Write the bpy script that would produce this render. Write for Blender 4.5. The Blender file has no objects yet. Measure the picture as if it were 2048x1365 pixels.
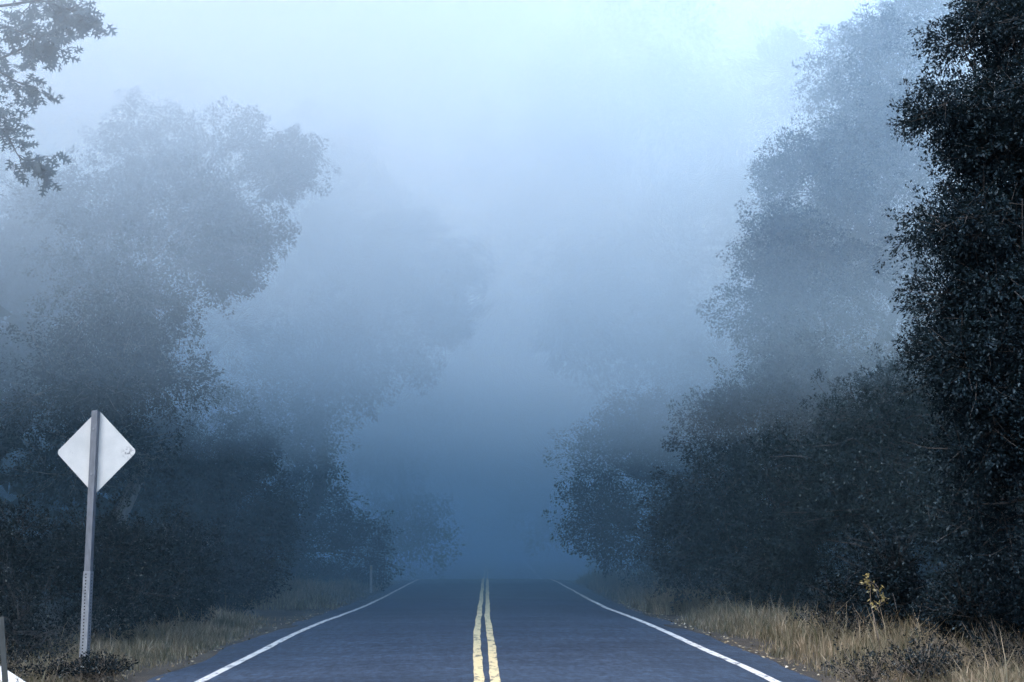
import bpy, bmesh, math, random
import numpy as np
from mathutils import Vector, noise as mnoise

scene = bpy.context.scene
COL = scene.collection
R = math.radians

# ------------------------------------------------------------------ camera
F_PX, PITCH, YAW, CAM_Z = 2730.0, R(8.7), R(1.24), 1.5
cam_d = bpy.data.cameras.new('camera')
cam = bpy.data.objects.new('camera', cam_d)
COL.objects.link(cam)
cam_d.sensor_width = 36.0
cam_d.lens = 36.0 * F_PX / 2048.0
cam_d.clip_start, cam_d.clip_end = 0.1, 4000.0
cam.location = (0, 0, CAM_Z)
cam.rotation_euler = (R(90) + PITCH, 0, -YAW)
scene.camera = cam

def W(px, v, D):
    """survey helper: photo pixel (2048 wide) and distance along the road -> place in metres"""
    u, w = px - 1024.0, 682.5 - v
    den = F_PX * math.cos(PITCH) - w * math.sin(PITCH)
    x, z = u / den, (F_PX * math.sin(PITCH) + w * math.cos(PITCH)) / den
    c, s = math.cos(YAW), math.sin(YAW)
    X, Y = x * c + s, -x * s + c
    k = D / Y
    return np.array((X * k, D, CAM_Z + z * k))

# ------------------------------------------------------------------ terrain shape
RY = [-40, 0, 15, 27, 38, 48, 61, 70, 80, 95, 112, 150, 250, 700]
RZ = [0, 0, 0, .05, -.05, -.03, .05, .06, -.25, .0, .36, .9, 1.6, 2.0]
CX = [.05, .05, .07, .01, .05, .09, .13, .15, .2, .3, .4, .6, 1, 2]
ys_ = np.arange(-40, 700, 1.0)
def smooth(v, n=9):
    k = np.hanning(n + 2)[1:-1]; k /= k.sum()
    return np.convolve(np.pad(v, n // 2, mode='edge'), k, mode='valid')
ZS = smooth(np.interp(ys_, RY, RZ), 9)
XS = smooth(np.interp(ys_, RY, CX), 9)
def road_z(y): return np.interp(y, ys_, ZS)
def road_x(y): return np.interp(y, ys_, XS)
def bump(x, y):
    return (np.sin(x * .9 + 1.3 * np.sin(y * .31)) * np.sin(y * .47 + .6 * np.sin(x * .5)) * .07
            + np.sin(x * 2.3 + y * .8) * np.sin(y * 1.7 - x * .6) * .025)
def ground_z(x, y):
    x = np.asarray(x, float); y = np.asarray(y, float)
    a = np.abs(x - road_x(y))
    z = road_z(y)
    side = np.clip((a - 4.2) / 2.5, 0, 1)
    far = np.clip((a - 7.0) / 25, 0, 1)
    off = -.05 * np.clip((a - 3.6) / .8, 0, 1) + side * bump(x, y) + far * far * 1.6
    left = (x < 0)
    off = off + np.where(left, .30 * np.exp(-((y - 46) / 8.0) ** 2) * np.clip((a - 3.9) / 1.2, 0, 1) * np.exp(-np.clip(a - 6.5, 0, 9) / 3), 0)
    return z + off

# ------------------------------------------------------------------ node helpers
def new_mat(name):
    m = bpy.data.materials.new(name); m.use_nodes = True
    nt = m.node_tree; nt.nodes.clear()
    out = nt.nodes.new('ShaderNodeOutputMaterial')
    return m, nt, out
def N(nt, typ, **kw):
    n = nt.nodes.new(typ)
    for k, v in kw.items():
        if k in n.inputs: n.inputs[k].default_value = v
        else: setattr(n, k, v)
    return n
def ramp(nt, stops, fac=None, interp='LINEAR'):
    n = nt.nodes.new('ShaderNodeValToRGB'); cr = n.color_ramp; cr.interpolation = interp
    while len(cr.elements) > 1: cr.elements.remove(cr.elements[-1])
    cr.elements[0].position = stops[0][0]; cr.elements[0].color = (*stops[0][1], 1)
    for p, c in stops[1:]:
        e = cr.elements.new(p); e.color = (*c, 1)
    if fac is not None: nt.links.new(fac, n.inputs['Fac'])
    return n
def mix(nt, fac, a, b, blend='MIX'):
    n = nt.nodes.new('ShaderNodeMix'); n.data_type = 'RGBA'; n.blend_type = blend
    for sock, v in ((n.inputs[0], fac), (n.inputs[6], a), (n.inputs[7], b)):
        if hasattr(v, 'is_output'): nt.links.new(v, sock)
        else: sock.default_value = v if not isinstance(v, tuple) else (*v, 1)
    return n.outputs[2]
def noise_tex(nt, vec, scale, detail=4, rough=.55):
    n = N(nt, 'ShaderNodeTexNoise'); n.inputs['Scale'].default_value = scale
    n.inputs['Detail'].default_value = detail; n.inputs['Roughness'].default_value = rough
    if vec is not None: nt.links.new(vec, n.inputs['Vector'])
    return n
def mapping(nt, scale=(1, 1, 1)):
    t = N(nt, 'ShaderNodeTexCoord'); m = N(nt, 'ShaderNodeMapping')
    m.inputs['Scale'].default_value = scale
    nt.links.new(t.outputs['Object'], m.inputs['Vector'])
    return m.outputs['Vector']

def leaf_mat(name, stops, glint=None, glint_amt=.02, transl=.3, trans_col=(.06, .09, .03), gloss=.12):
    m, nt, out = new_mat(name)
    geo = N(nt, 'ShaderNodeNewGeometry')
    c = ramp(nt, stops, geo.outputs['Random Per Island']).outputs['Color']
    if glint:  # glints painted in: a few random leaves take a paler base colour
        wn = N(nt, 'ShaderNodeTexWhiteNoise'); wn.noise_dimensions = '1D'
        nt.links.new(geo.outputs['Random Per Island'], wn.inputs['W'])
        gt = N(nt, 'ShaderNodeMath', operation='GREATER_THAN'); gt.inputs[1].default_value = 1 - glint_amt
        nt.links.new(wn.outputs['Value'], gt.inputs[0])
        c = mix(nt, gt.outputs[0], c, glint)
    d = N(nt, 'ShaderNodeBsdfDiffuse'); nt.links.new(c, d.inputs['Color'])
    t = N(nt, 'ShaderNodeBsdfTranslucent'); t.inputs['Color'].default_value = (*trans_col, 1)
    mx = N(nt, 'ShaderNodeMixShader'); mx.inputs[0].default_value = transl
    nt.links.new(d.outputs[0], mx.inputs[1]); nt.links.new(t.outputs[0], mx.inputs[2])
    g = N(nt, 'ShaderNodeBsdfGlossy'); g.inputs['Roughness'].default_value = .45
    g.inputs['Color'].default_value = (.32, .42, .50, 1)
    m2 = N(nt, 'ShaderNodeMixShader'); m2.inputs[0].default_value = gloss
    nt.links.new(mx.outputs[0], m2.inputs[1]); nt.links.new(g.outputs[0], m2.inputs[2])
    nt.links.new(m2.outputs[0], out.inputs['Surface'])
    return m

def tint_patches(m, scale, dark):
    """slow colour drift over the ground, multiplied into a leaf material"""
    nt = m.node_tree
    d = next(n for n in nt.nodes if n.type == 'BSDF_DIFFUSE'); l = d.inputs['Color'].links[0]; src = l.from_socket
    t = N(nt, 'ShaderNodeTexCoord'); n = noise_tex(nt, t.outputs['Object'], scale, 4, .6)
    k = ramp(nt, [(.38, dark), (.62, (1, 1, 1))], n.outputs['Fac'])
    nt.links.new(mix(nt, 1.0, src, k.outputs['Color'], 'MULTIPLY'), d.inputs['Color'])

def simple_mat(name, stops, scale=(1, 1, 1), nscale=6, rough=.8, bump_s=.3, bump_d=.01, metallic=0, detail=5):
    m, nt, out = new_mat(name)
    v = mapping(nt, scale)
    n = noise_tex(nt, v, nscale, detail)
    c = ramp(nt, stops, n.outputs['Fac'])
    b = N(nt, 'ShaderNodeBsdfPrincipled'); b.inputs['Roughness'].default_value = rough
    b.inputs['Metallic'].default_value = metallic
    nt.links.new(c.outputs['Color'], b.inputs['Base Color'])
    if bump_s:
        bp = N(nt, 'ShaderNodeBump'); bp.inputs['Strength'].default_value = bump_s; bp.inputs['Distance'].default_value = bump_d
        nt.links.new(n.outputs['Fac'], bp.inputs['Height']); nt.links.new(bp.outputs['Normal'], b.inputs['Normal'])
    nt.links.new(b.outputs[0], out.inputs['Surface'])
    return m

M = {}
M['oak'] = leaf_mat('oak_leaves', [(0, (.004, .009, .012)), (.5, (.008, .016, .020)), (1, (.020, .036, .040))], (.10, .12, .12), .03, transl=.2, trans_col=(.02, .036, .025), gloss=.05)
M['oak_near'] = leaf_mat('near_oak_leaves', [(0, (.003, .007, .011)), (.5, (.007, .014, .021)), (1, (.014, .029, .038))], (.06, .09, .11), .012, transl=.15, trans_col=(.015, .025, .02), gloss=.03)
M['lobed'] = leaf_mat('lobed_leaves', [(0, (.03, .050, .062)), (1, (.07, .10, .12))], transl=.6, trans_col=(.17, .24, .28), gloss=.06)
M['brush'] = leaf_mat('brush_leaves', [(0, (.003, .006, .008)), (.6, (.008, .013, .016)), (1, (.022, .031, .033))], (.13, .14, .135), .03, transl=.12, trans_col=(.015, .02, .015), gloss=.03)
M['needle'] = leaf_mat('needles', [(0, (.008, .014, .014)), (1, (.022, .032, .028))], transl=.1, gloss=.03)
M['yellow'] = leaf_mat('yellow_leaves', [(0, (.20, .16, .055)), (1, (.36, .29, .11))], transl=.3, trans_col=(.3, .24, .08))
M['grass_dry'] = leaf_mat('dry_grass', [(0, (.13, .105, .075)), (.45, (.30, .24, .165)), (.8, (.48, .39, .28)), (.9, (.10, .11, .06)), (1, (.05, .07, .04))], transl=.25, trans_col=(.3, .22, .12), gloss=.03)
tint_patches(M['grass_dry'], 1.3, (.30, .36, .34))
M['litter'] = leaf_mat('fallen_leaves', [(0, (.16, .12, .07)), (.7, (.36, .30, .20)), (1, (.55, .50, .40))], transl=.1, gloss=.03)
M['bark'] = simple_mat('bark', [(.3, (.018, .018, .020)), (.7, (.060, .060, .062))], (1, 1, .25), 12, .9, .6, .03)
M['pale_bark'] = simple_mat('pale_bark', [(.3, (.12, .115, .11)), (.7, (.32, .31, .30))], (1, 1, .25), 10, .9, .5, .02)
M['twig'] = simple_mat('dead_twigs', [(.3, (.06, .05, .04)), (.7, (.22, .19, .16))], (1, 1, 1), 5, .9, 0)
M['steel'] = simple_mat('galvanised_steel', [(.3, (.13, .145, .17)), (.7, (.21, .225, .26))], (1, 1, .3), 25, .55, .1, .002, metallic=.35)
M['steel_low'] = simple_mat('bright_galvanised_steel', [(.3, (.19, .21, .24)), (.7, (.30, .32, .35))], (1, 1, .4), 30, .5, .1, .002, metallic=.35)
M['hole'] = simple_mat('dark_hole', [(0, (.01, .01, .012)), (1, (.02, .02, .022))], rough=.9, bump_s=0)
M['dark_post'] = simple_mat('dark_green_steel', [(.3, (.02, .03, .035)), (.7, (.05, .06, .065))], (1, 1, .5), 20, .6, .2, .003)
M['white_conc'] = simple_mat('white_concrete', [(.25, (.55, .55, .54)), (.6, (.78, .78, .77))], (1, 1, 1), 7, .85, .3, .01)
M['white_plastic'] = simple_mat('white_plastic', [(.3, (.30, .30, .32)), (.7, (.42, .42, .44))], rough=.5, bump_s=0)
M['reflector'] = simple_mat('amber_reflector', [(0, (.35, .28, .18)), (1, (.45, .38, .25))], rough=.2, bump_s=0)

# sign blank: bare aluminium back with a scuff near one corner
m, nt, out = new_mat('sign_aluminium')
v = mapping(nt)
n1 = noise_tex(nt, v, 3, 4); n2 = noise_tex(nt, v, 26, 4)
base = ramp(nt, [(.3, (.50, .52, .53)), (.7, (.66, .67, .67))], n1.outputs['Fac']).outputs['Color']
def blot(cx, cz, r0, r1):
    s = N(nt, 'ShaderNodeVectorMath', operation='DISTANCE'); s.inputs[1].default_value = (cx, 0, cz)
    tc = N(nt, 'ShaderNodeSeparateXYZ'); nt.links.new(v, tc.inputs[0])
    cb = N(nt, 'ShaderNodeCombineXYZ'); nt.links.new(tc.outputs['X'], cb.inputs['X']); nt.links.new(tc.outputs['Z'], cb.inputs['Z'])
    nt.links.new(cb.outputs[0], s.inputs[0])
    mr = N(nt, 'ShaderNodeMapRange'); mr.inputs['From Min'].default_value = r1; mr.inputs['From Max'].default_value = r0
    nt.links.new(s.outputs['Value'], mr.inputs['Value'])
    th = N(nt, 'ShaderNodeMapRange'); th.inputs['From Min'].default_value = .48; th.inputs['From Max'].default_value = .60
    nt.links.new(n2.outputs['Fac'], th.inputs['Value'])
    mu = N(nt, 'ShaderNodeMath', operation='MULTIPLY'); nt.links.new(mr.outputs[0], mu.inputs[0]); nt.links.new(th.outputs[0], mu.inputs[1])
    return mu.outputs[0]
base = mix(nt, blot(.41, -.01, .02, .10), base, (.16, .17, .19))
base = mix(nt, blot(-.33, -.01, .005, .03), base, (.3, .31, .33))
b = N(nt, 'ShaderNodeBsdfPrincipled'); b.inputs['Roughness'].default_value = .5; b.inputs['Metallic'].default_value = .1
nt.links.new(base, b.inputs['Base Color']); nt.links.new(b.outputs[0], out.inputs['Surface'])
M['sign'] = m

# asphalt
m, nt, out = new_mat('asphalt')
v = mapping(nt); vs = mapping(nt, (.35, 1, 1)); vl = mapping(nt, (1.2, .10, 1))
g = noise_tex(nt, v, 90, 3, .7); big = noise_tex(nt, vs, .55, 5, .6); lane = noise_tex(nt, vl, .9, 3); mid = noise_tex(nt, vs, 3.5, 5, .65)
wide = noise_tex(nt, mapping(nt, (.22, 1.5, 1)), 1.0, 6, .7); fine = noise_tex(nt, mapping(nt, (.6, 1, 1)), 13, 4, .75)
flecks = noise_tex(nt, mapping(nt, (2.0, .30, 1)), 3.2, 4, .7)
flecks = noise_tex(nt, mapping(nt, (1.6, .45, 1)), 7.0, 5, .75)
c = ramp(nt, [(.30, (0.015, 0.029, 0.058)), (.5, (0.028, 0.048, 0.088)), (.70, (0.043, 0.070, 0.119))], mid.outputs['Fac']).outputs['Color']
c = mix(nt, .55, c, ramp(nt, [(.38, (0.008, 0.016, 0.036)), (.5, (0.028, 0.048, 0.088)), (.62, (0.059, 0.091, 0.144))], wide.outputs['Fac']).outputs['Color'])
c = mix(nt, .40, c, ramp(nt, [(.40, (0.009, 0.020, 0.041)), (.60, (0.048, 0.074, 0.124))], big.outputs['Fac']).outputs['Color'])
c = mix(nt, .25, c, ramp(nt, [(.35, (0.015, 0.028, 0.054)), (.65, (0.046, 0.068, 0.110))], lane.outputs['Fac']).outputs['Color'])
c = mix(nt, .75, c, ramp(nt, [(.34, (.28, .30, .33)), (.50, (.9, .9, .9)), (.66, (1.6, 1.58, 1.5))], flecks.outputs['Fac']).outputs['Color'], 'MULTIPLY')
c = mix(nt, .75, c, ramp(nt, [(.32, (.35, .36, .38)), (.52, (1, 1, 1)), (.72, (1.6, 1.6, 1.55))], fine.outputs['Fac']).outputs['Color'], 'MULTIPLY')
c = mix(nt, .6, c, ramp(nt, [(.3, (.3, .3, .3)), (.55, (1, 1, 1)), (.75, (1.3, 1.3, 1.3))], g.outputs['Fac']).outputs['Color'], 'MULTIPLY')
b = N(nt, 'ShaderNodeBsdfPrincipled'); b.inputs['Roughness'].default_value = .72; b.inputs['Specular IOR Level'].default_value = .35
nt.links.new(c, b.inputs['Base Color'])
bp = N(nt, 'ShaderNodeBump'); bp.inputs['Strength'].default_value = .5; bp.inputs['Distance'].default_value = .006
nt.links.new(g.outputs['Fac'], bp.inputs['Height']); nt.links.new(bp.outputs['Normal'], b.inputs['Normal'])
nt.links.new(b.outputs[0], out.inputs['Surface'])
M['asphalt'] = m

def paint_mat(name, c0, c1, worn, lo=.36, hi=.48):
    m, nt, out = new_mat(name)
    v = mapping(nt, (2.2, .7, 1)); n = noise_tex(nt, v, 3.2, 6, .72); n2 = noise_tex(nt, mapping(nt), 40, 3)
    c = mix(nt, n2.outputs['Fac'], c0, c1)
    w = ramp(nt, [(lo, (1, 1, 1)), (hi, (0, 0, 0))], n.outputs['Fac']).outputs['Color']
    c = mix(nt, w, c, worn)
    b = N(nt, 'ShaderNodeBsdfPrincipled'); b.inputs['Roughness'].default_value = .75
    nt.links.new(c, b.inputs['Base Color']); nt.links.new(b.outputs[0], out.inputs['Surface'])
    return m
M['yellow_paint'] = paint_mat('yellow_road_paint', (.58, .46, .24), (.72, .59, .33), (.10, .095, .085), .37, .48)
M['white_paint'] = paint_mat('white_road_paint', (.50, .50, .49), (.68, .68, .67), (.12, .13, .15), .37, .48)

# soil
m, nt, out = new_mat('soil')
v = mapping(nt); n1 = noise_tex(nt, v, .8, 5); n2 = noise_tex(nt, v, 14, 5, .7)
c = ramp(nt, [(.35, (.020, .017, .014)), (.55, (.06, .048, .036)), (.75, (.13, .10, .07))], n1.outputs['Fac']).outputs['Color']
c = mix(nt, .5, c, ramp(nt, [(.35, (.012, .011, .010)), (.6, (.06, .05, .038)), (.75, (.17, .14, .10))], n2.outputs['Fac']).outputs['Color'])
b = N(nt, 'ShaderNodeBsdfPrincipled'); b.inputs['Roughness'].default_value = .95
nt.links.new(c, b.inputs['Base Color'])
bp = N(nt, 'ShaderNodeBump'); bp.inputs['Strength'].default_value = .7; bp.inputs['Distance'].default_value = .05
nt.links.new(n2.outputs['Fac'], bp.inputs['Height']); nt.links.new(bp.outputs['Normal'], b.inputs['Normal'])
nt.links.new(b.outputs[0], out.inputs['Surface'])
M['soil'] = m

# ------------------------------------------------------------------ mesh helpers
def raw_mesh(name, verts, faces_by_size, mat, smooth_=False):
    """faces_by_size: list of (k, array (n,k))"""
    me = bpy.data.meshes.new(name)
    verts = np.asarray(verts, np.float32)
    me.vertices.add(len(verts)); me.vertices.foreach_set('co', verts.ravel())
    loops, starts, tot = [], [], 0
    for k, f in faces_by_size:
        f = np.asarray(f, np.int32)
        if not len(f): continue
        loops.append(f.ravel()); starts.append(tot + np.arange(len(f), dtype=np.int32) * k); tot += f.size
    loops = np.concatenate(loops); starts = np.concatenate(starts)
    me.loops.add(len(loops)); me.loops.foreach_set('vertex_index', loops)
    me.polygons.add(len(starts)); me.polygons.foreach_set('loop_start', starts)
    me.update(calc_edges=True)
    if smooth_: me.polygons.foreach_set('use_smooth', np.ones(len(starts), bool))
    me.materials.append(mat)
    return me
def link(name, me, parent=None, loc=None):
    o = bpy.data.objects.new(name, me); COL.objects.link(o)
    if parent: o.parent = parent
    if loc is not None: o.location = loc
    return o
def tag(o, label=None, cat=None, group=None, kind=None):
    if label: o['label'] = label
    if cat: o['category'] = cat
    if group: o['group'] = group
    if kind: o['kind'] = kind
    return o
def empty(name, loc, label, cat, group=None):
    o = bpy.data.objects.new(name, None); COL.objects.link(o); o.location = loc
    o.empty_display_size = .3
    return tag(o, label, cat, group)

def nrm(a): return a / np.maximum(np.linalg.norm(a, axis=-1, keepdims=True), 1e-9)

def leaves_mesh(name, P, axis, side, L, Wd, mat, fold=.25):
    """one diamond leaf (quad, folded along the midrib) for each row"""
    up = np.cross(axis, side)
    n = len(P); V = np.empty((n, 4, 3), np.float32)
    L = np.asarray(L).reshape(-1, 1) * np.ones((n, 1)); Wd = np.asarray(Wd).reshape(-1, 1) * np.ones((n, 1))
    mid = P + axis * L * .45
    V[:, 0] = P; V[:, 1] = mid + side * Wd * .5 + up * Wd * fold
    V[:, 2] = P + axis * L; V[:, 3] = mid - side * Wd * .5 + up * Wd * fold
    F = np.arange(n * 4, dtype=np.int32).reshape(n, 4)
    return raw_mesh(name, V.reshape(-1, 3), [(4, F)], mat)

_h = [(.02, .14), (.05, .22), (.24, .30), (.26, .35), (.06, .38), (.07, .48), (.34, .62), (.35, .69), (.20, .67), (.07, .64), (.08, .74), (.24, .90), (.23, .95), (.09, .88), (.04, .98)]
LOBE2D = np.array([(-.01, 0)] + [(-x, y) for x, y in _h] + [(0, 1.08)] + [(x, y) for x, y in _h[::-1]] + [(.01, 0)])[::-1]
def lobed_mesh(name, P, axis, side, L, mat):
    up = np.cross(axis, side); n = len(P); k = len(LOBE2D)
    L = np.asarray(L).reshape(-1, 1, 1)
    curl = (LOBE2D[:, 0] ** 2 * .6 - LOBE2D[:, 1] ** 2 * .12)[None, :, None]
    V = P[:, None] + L * (side[:, None] * LOBE2D[None, :, 0, None] + axis[:, None] * LOBE2D[None, :, 1, None] + up[:, None] * curl)
    F = np.arange(n * k, dtype=np.int32).reshape(n, k)
    return raw_mesh(name, V.reshape(-1, 3), [(k, F)], mat)

class Tubes:
    def __init__(s): s.v, s.f, s.n = [], [], 0
    def add(s, pts, radii, seg=6, cap=True):
        pts = np.asarray(pts, float); k = len(pts)
        t = nrm(np.gradient(pts, axis=0))
        ref = np.array((.31, .17, .93)) if abs(t[0][2]) < .9 else np.array((.97, .2, .1))
        a = nrm(np.cross(t, ref)); b = np.cross(t, a)
        th = np.arange(seg) * 2 * math.pi / seg
        ring = pts[:, None] + np.asarray(radii, float)[:, None, None] * (a[:, None] * np.cos(th)[None, :, None] + b[:, None] * np.sin(th)[None, :, None])
        s.v.append(ring.reshape(-1, 3))
        i = np.arange(k - 1)[:, None] * seg + np.arange(seg)[None]
        j = np.arange(k - 1)[:, None] * seg + (np.arange(seg)[None] + 1) % seg
        s.f.append(np.stack([i, j, j + seg, i + seg], -1).reshape(-1, 4) + s.n)
        s.n += k * seg
    def mesh(s, name, mat): return raw_mesh(name, np.concatenate(s.v), [(4, np.concatenate(s.f))], mat, True)

def curve_pts(a, b, k, sag, rng, wob=.06):
    a, b = np.asarray(a, float), np.asarray(b, float)
    t = np.linspace(0, 1, k)[:, None]
    d = np.linalg.norm(b - a)
    p = a + (b - a) * t + np.array((0, 0, 1)) * sag * d * 4 * t * (1 - t)
    w = rng.normal(0, wob * d, (k, 3)); w[0] = 0; w[-1] = 0
    return p + w * np.sin(t * math.pi)

def rand_unit(rng, n): return nrm(rng.normal(size=(n, 3)))

def sprays(rng, lobes, shell=.55, rag=.28, per_clump=42):
    """twig bases and directions: each lobe is broken into clumps of uneven size, a few twigs straggle outside them"""
    Cs, Ds = [], []
    for c, r, n in lobes:
        K = max(4, int(n / per_clump)); got = 0
        w = rng.uniform(.4, 1.6, K); w /= w.sum()
        parts_p, parts_d = [], []
        for q in range(K):
            u0 = rand_unit(rng, 1)[0]; f = rng.uniform(.25, .92)
            cc = u0 * f; rs = rng.uniform(.28, .50) * (w[q] * K) ** .3 * (1.25 if f < .6 else .9)
            an = rng.uniform(.7, 1.3, 3) * np.array((1, 1, .8))
            m_ = max(3, int(round(n * w[q])))
            u = rand_unit(rng, int(m_ * 1.35)); off = rng.uniform(-50, 50, 3)
            nz = np.array([mnoise.noise(Vector(x * 2.4 + off)) for x in u])
            rad = (1 - shell * rng.random(len(u)) ** 1.6) * (1 + rag * 1.7 * nz)
            stray = rng.random(len(u)) < .15
            rad = np.where(stray, rng.uniform(1.0, 1.6, len(u)), rad)
            p = cc + u * rad[:, None] * rs * an
            keep = np.argsort(-np.array([mnoise.noise(Vector(x * 4.0 + off)) for x in p]) + rng.normal(0, .15, len(p)))[:m_]
            d = nrm(u[keep] * np.array((1, 1, .8)) + u0 * .45 + rng.normal(0, .35, (len(keep), 3)) + np.array((0, 0, .15)))
            parts_p.append(p[keep]); parts_d.append(d)
        p, d = np.concatenate(parts_p), np.concatenate(parts_d)
        if len(p) < n: x = rng.integers(0, len(p), n - len(p)); p = np.vstack([p, p[x] + rng.normal(0, .05, (len(x), 3))]); d = np.vstack([d, d[x]])
        x = rng.permutation(len(p))[:n]
        Cs.append(c + p[x] * r); Ds.append(d[x])
    return np.concatenate(Cs), np.concatenate(Ds)

def spray_leaves(rng, C, D, per, length, spread):
    n = len(C)
    t = rng.random((n, per, 1)) ** .8
    a = nrm(np.cross(D, rng.normal(size=(n, 3)))); b = np.cross(D, a)
    ang = rng.random((n, per, 1)) * 2 * math.pi
    rr = np.sqrt(rng.random((n, per, 1))) * spread * (1.05 - .75 * t)
    flat = .6
    perp = a[:, None] * np.cos(ang) + b[:, None] * np.sin(ang) * flat
    P = C[:, None] + D[:, None] * t * length + perp * rr + np.array((0, 0, -1)) * (t * t * length * .18)
    ax = nrm(D[:, None] * .7 + perp * .9 + rng.normal(0, .45, P.shape) + np.array((0, 0, -.25)))
    nr = nrm(np.array((0, 0, 1.0)) + rng.normal(0, .6, P.shape))
    sd = nrm(np.cross(ax, nr))
    return P.reshape(-1, 3), ax.reshape(-1, 3), sd.reshape(-1, 3)

def make_tree(name, label, cat, base, lobes, leaf, per, slen, spread, trunk_r, seed, mat='oak', bark='bark',
              group=None, extra=None, twigs=.35, lean=None, shell=.55, rag=.28, leaf_aspect=.55, trunk_top=None, up=0.0):
    """a thing: Empty at the foot > trunk (with its limbs), crown"""
    rng = np.random.default_rng(seed)
    leaf, per = leaf * .78, int(per * 1.45)
    bx, by = base
    bz = float(ground_z(bx, by)) - .03
    B = np.array((bx, by, bz))
    root = empty(name, B, label, cat, group)
    lob = [(np.asarray(c, float) - B, np.asarray(r, float), n) for c, r, n in lobes]
    tb = Tubes()
    cen = np.average([c for c, _, _ in lob], axis=0, weights=[n for _, _, n in lob])
    topz = cen[2] + .3 * (max(c[2] for c, r, _ in lob) - cen[2]) if trunk_top is None else trunk_top
    top = np.array((cen[0] * .8, cen[1] * .8, topz))
    k = 9
    tr = curve_pts((0, 0, -.15), top, k, 0, rng, .035)
    rad = trunk_r * (1 - .85 * np.linspace(0, 1, k)); rad[0] *= 1.45
    tb.add(tr, rad, 9)
    Cs, Ds = sprays(rng, lob, shell, rag)
    if up: Ds = nrm(Ds * np.array((1, 1, .35)) + np.array((0, 0, up)))
    if extra is not None:
        for c, d, in extra:
            Cs = np.vstack([Cs, np.asarray(c) - B]); Ds = np.vstack([Ds, d])
    i0 = 0
    for c, r, n in lob:
        tt = np.clip((c[2] - .45 * np.linalg.norm(c[:2] - top[:2])) / max(top[2], .1), .12, .92)
        st = np.array([np.interp(tt, np.linspace(0, 1, k), tr[:, q]) for q in range(3)])
        rl = max(trunk_r * (1 - .85 * tt) * .55, .015)
        limb = curve_pts(st, c, 6, .08, rng, .05)
        tb.add(limb, rl * np.linspace(1, .4, 6), 6)
        m_ = int(np.clip(n * .06, 5, 16))
        for q in rng.choice(n, m_, replace=False):
            s0 = limb[rng.integers(2, 6)]
            tb.add(curve_pts(s0, Cs[i0 + q] + Ds[i0 + q] * slen * .5, 5, .04, rng, .05), rl * np.linspace(.42, .07, 5), 4)
        i0 += n
    nt_ = int(len(Cs) * twigs)
    for q in rng.choice(len(Cs), nt_, replace=False):
        tb.add(curve_pts(Cs[q] - Ds[q] * slen * .5, Cs[q] + Ds[q] * slen * .95, 3, -.03, rng, .03), np.array((.14, .10, .04)) * leaf, 3)
    link('trunk', tb.mesh(name + '_trunk', M[bark]), root)
    P, ax, sd = spray_leaves(rng, Cs, Ds, per, slen, spread)
    L = leaf * rng.uniform(.6, 1.3, len(P))
    link('crown', leaves_mesh(name + '_crown', P, ax, sd, L, L * leaf_aspect, M[mat]), root)
    return root

def PL(px, v, D, rx_px, rz_px, ry, n):
    """lobe surveyed in the photo: centre, half width, half height in photo pixels at distance D; depth in metres"""
    s = D / F_PX
    return (W(px, v, D), np.array((rx_px * s, ry, rz_px * s)), n)

# ------------------------------------------------------------------ setting: ground, road, markings
def strip(name, xs_off, y0, y1, dy, zoff, mat, follow=True, wob=0.0, seed=1):
    ys = np.arange(y0, y1 + .01, dy); nx = len(xs_off)
    rng = np.random.default_rng(seed)
    X = road_x(ys)[:, None] + np.asarray(xs_off)[None, :] + (smooth(rng.normal(0, wob, len(ys)), 5)[:, None] if wob else 0)
    Z = np.repeat(road_z(ys)[:, None], nx, 1) + zoff
    V = np.stack([X, np.repeat(ys[:, None], nx, 1), Z], -1).reshape(-1, 3)
    i = (np.arange(len(ys) - 1)[:, None] * nx + np.arange(nx - 1)[None]).ravel()
    return raw_mesh(name, V, [(4, np.stack([i, i + 1, i + nx + 1, i + nx], -1))], mat, True)

gx = np.concatenate([np.linspace(-400, -40, 14), np.linspace(-36, -8, 24), np.linspace(-7.6, 7.6, 78), np.linspace(8, 36, 24), np.linspace(40, 400, 14)])
gy = np.concatenate([np.linspace(-40, 8, 25), np.linspace(8.4, 70, 155), np.linspace(72, 160, 45), np.linspace(170, 690, 30)])
GX, GY = np.meshgrid(gx, gy)
V = np.stack([GX, GY, ground_z(GX, GY)], -1).reshape(-1, 3)
V[:, 2] -= .02
nx = len(gx); i = (np.arange(len(gy) - 1)[:, None] * nx + np.arange(nx - 1)[None]).ravel()
tag(link('ground', raw_mesh('ground', V, [(4, np.stack([i, i + 1, i + nx + 1, i + nx], -1))], M['soil'], True)), 'dark bare earth under the trees on both sides of the road', kind='structure')

# asphalt with a slightly crumbled edge
ys = np.arange(-40, 690, .5); rng = np.random.default_rng(5)
el = -3.95 + smooth(rng.normal(0, .14, len(ys)), 5); er = 3.95 + smooth(rng.normal(0, .14, len(ys)), 5)
cols = np.stack([el, np.full(len(ys), -3.3), np.full(len(ys), -1.6), np.zeros(len(ys)), np.full(len(ys), 1.6), np.full(len(ys), 3.3), er], 1)
X = road_x(ys)[:, None] + cols
Z = road_z(ys)[:, None] + np.array([-.035, .0, .02, .035, .02, .0, -.035])[None] + .0
V = np.stack([X, np.repeat(ys[:, None], 7, 1), Z], -1).reshape(-1, 3)
i = (np.arange(len(ys) - 1)[:, None] * 7 + np.arange(6)[None]).ravel()
tag(link('road', raw_mesh('road', V, [(4, np.stack([i, i + 1, i + 8, i + 7], -1))], M['asphalt'], True)), 'wet blue grey asphalt road running into the fog', kind='structure')
def crown_z(x): return float(np.interp(abs(x), [0, 1.6, 3.3, 3.95], [.035, .02, 0, -.035]))
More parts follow.
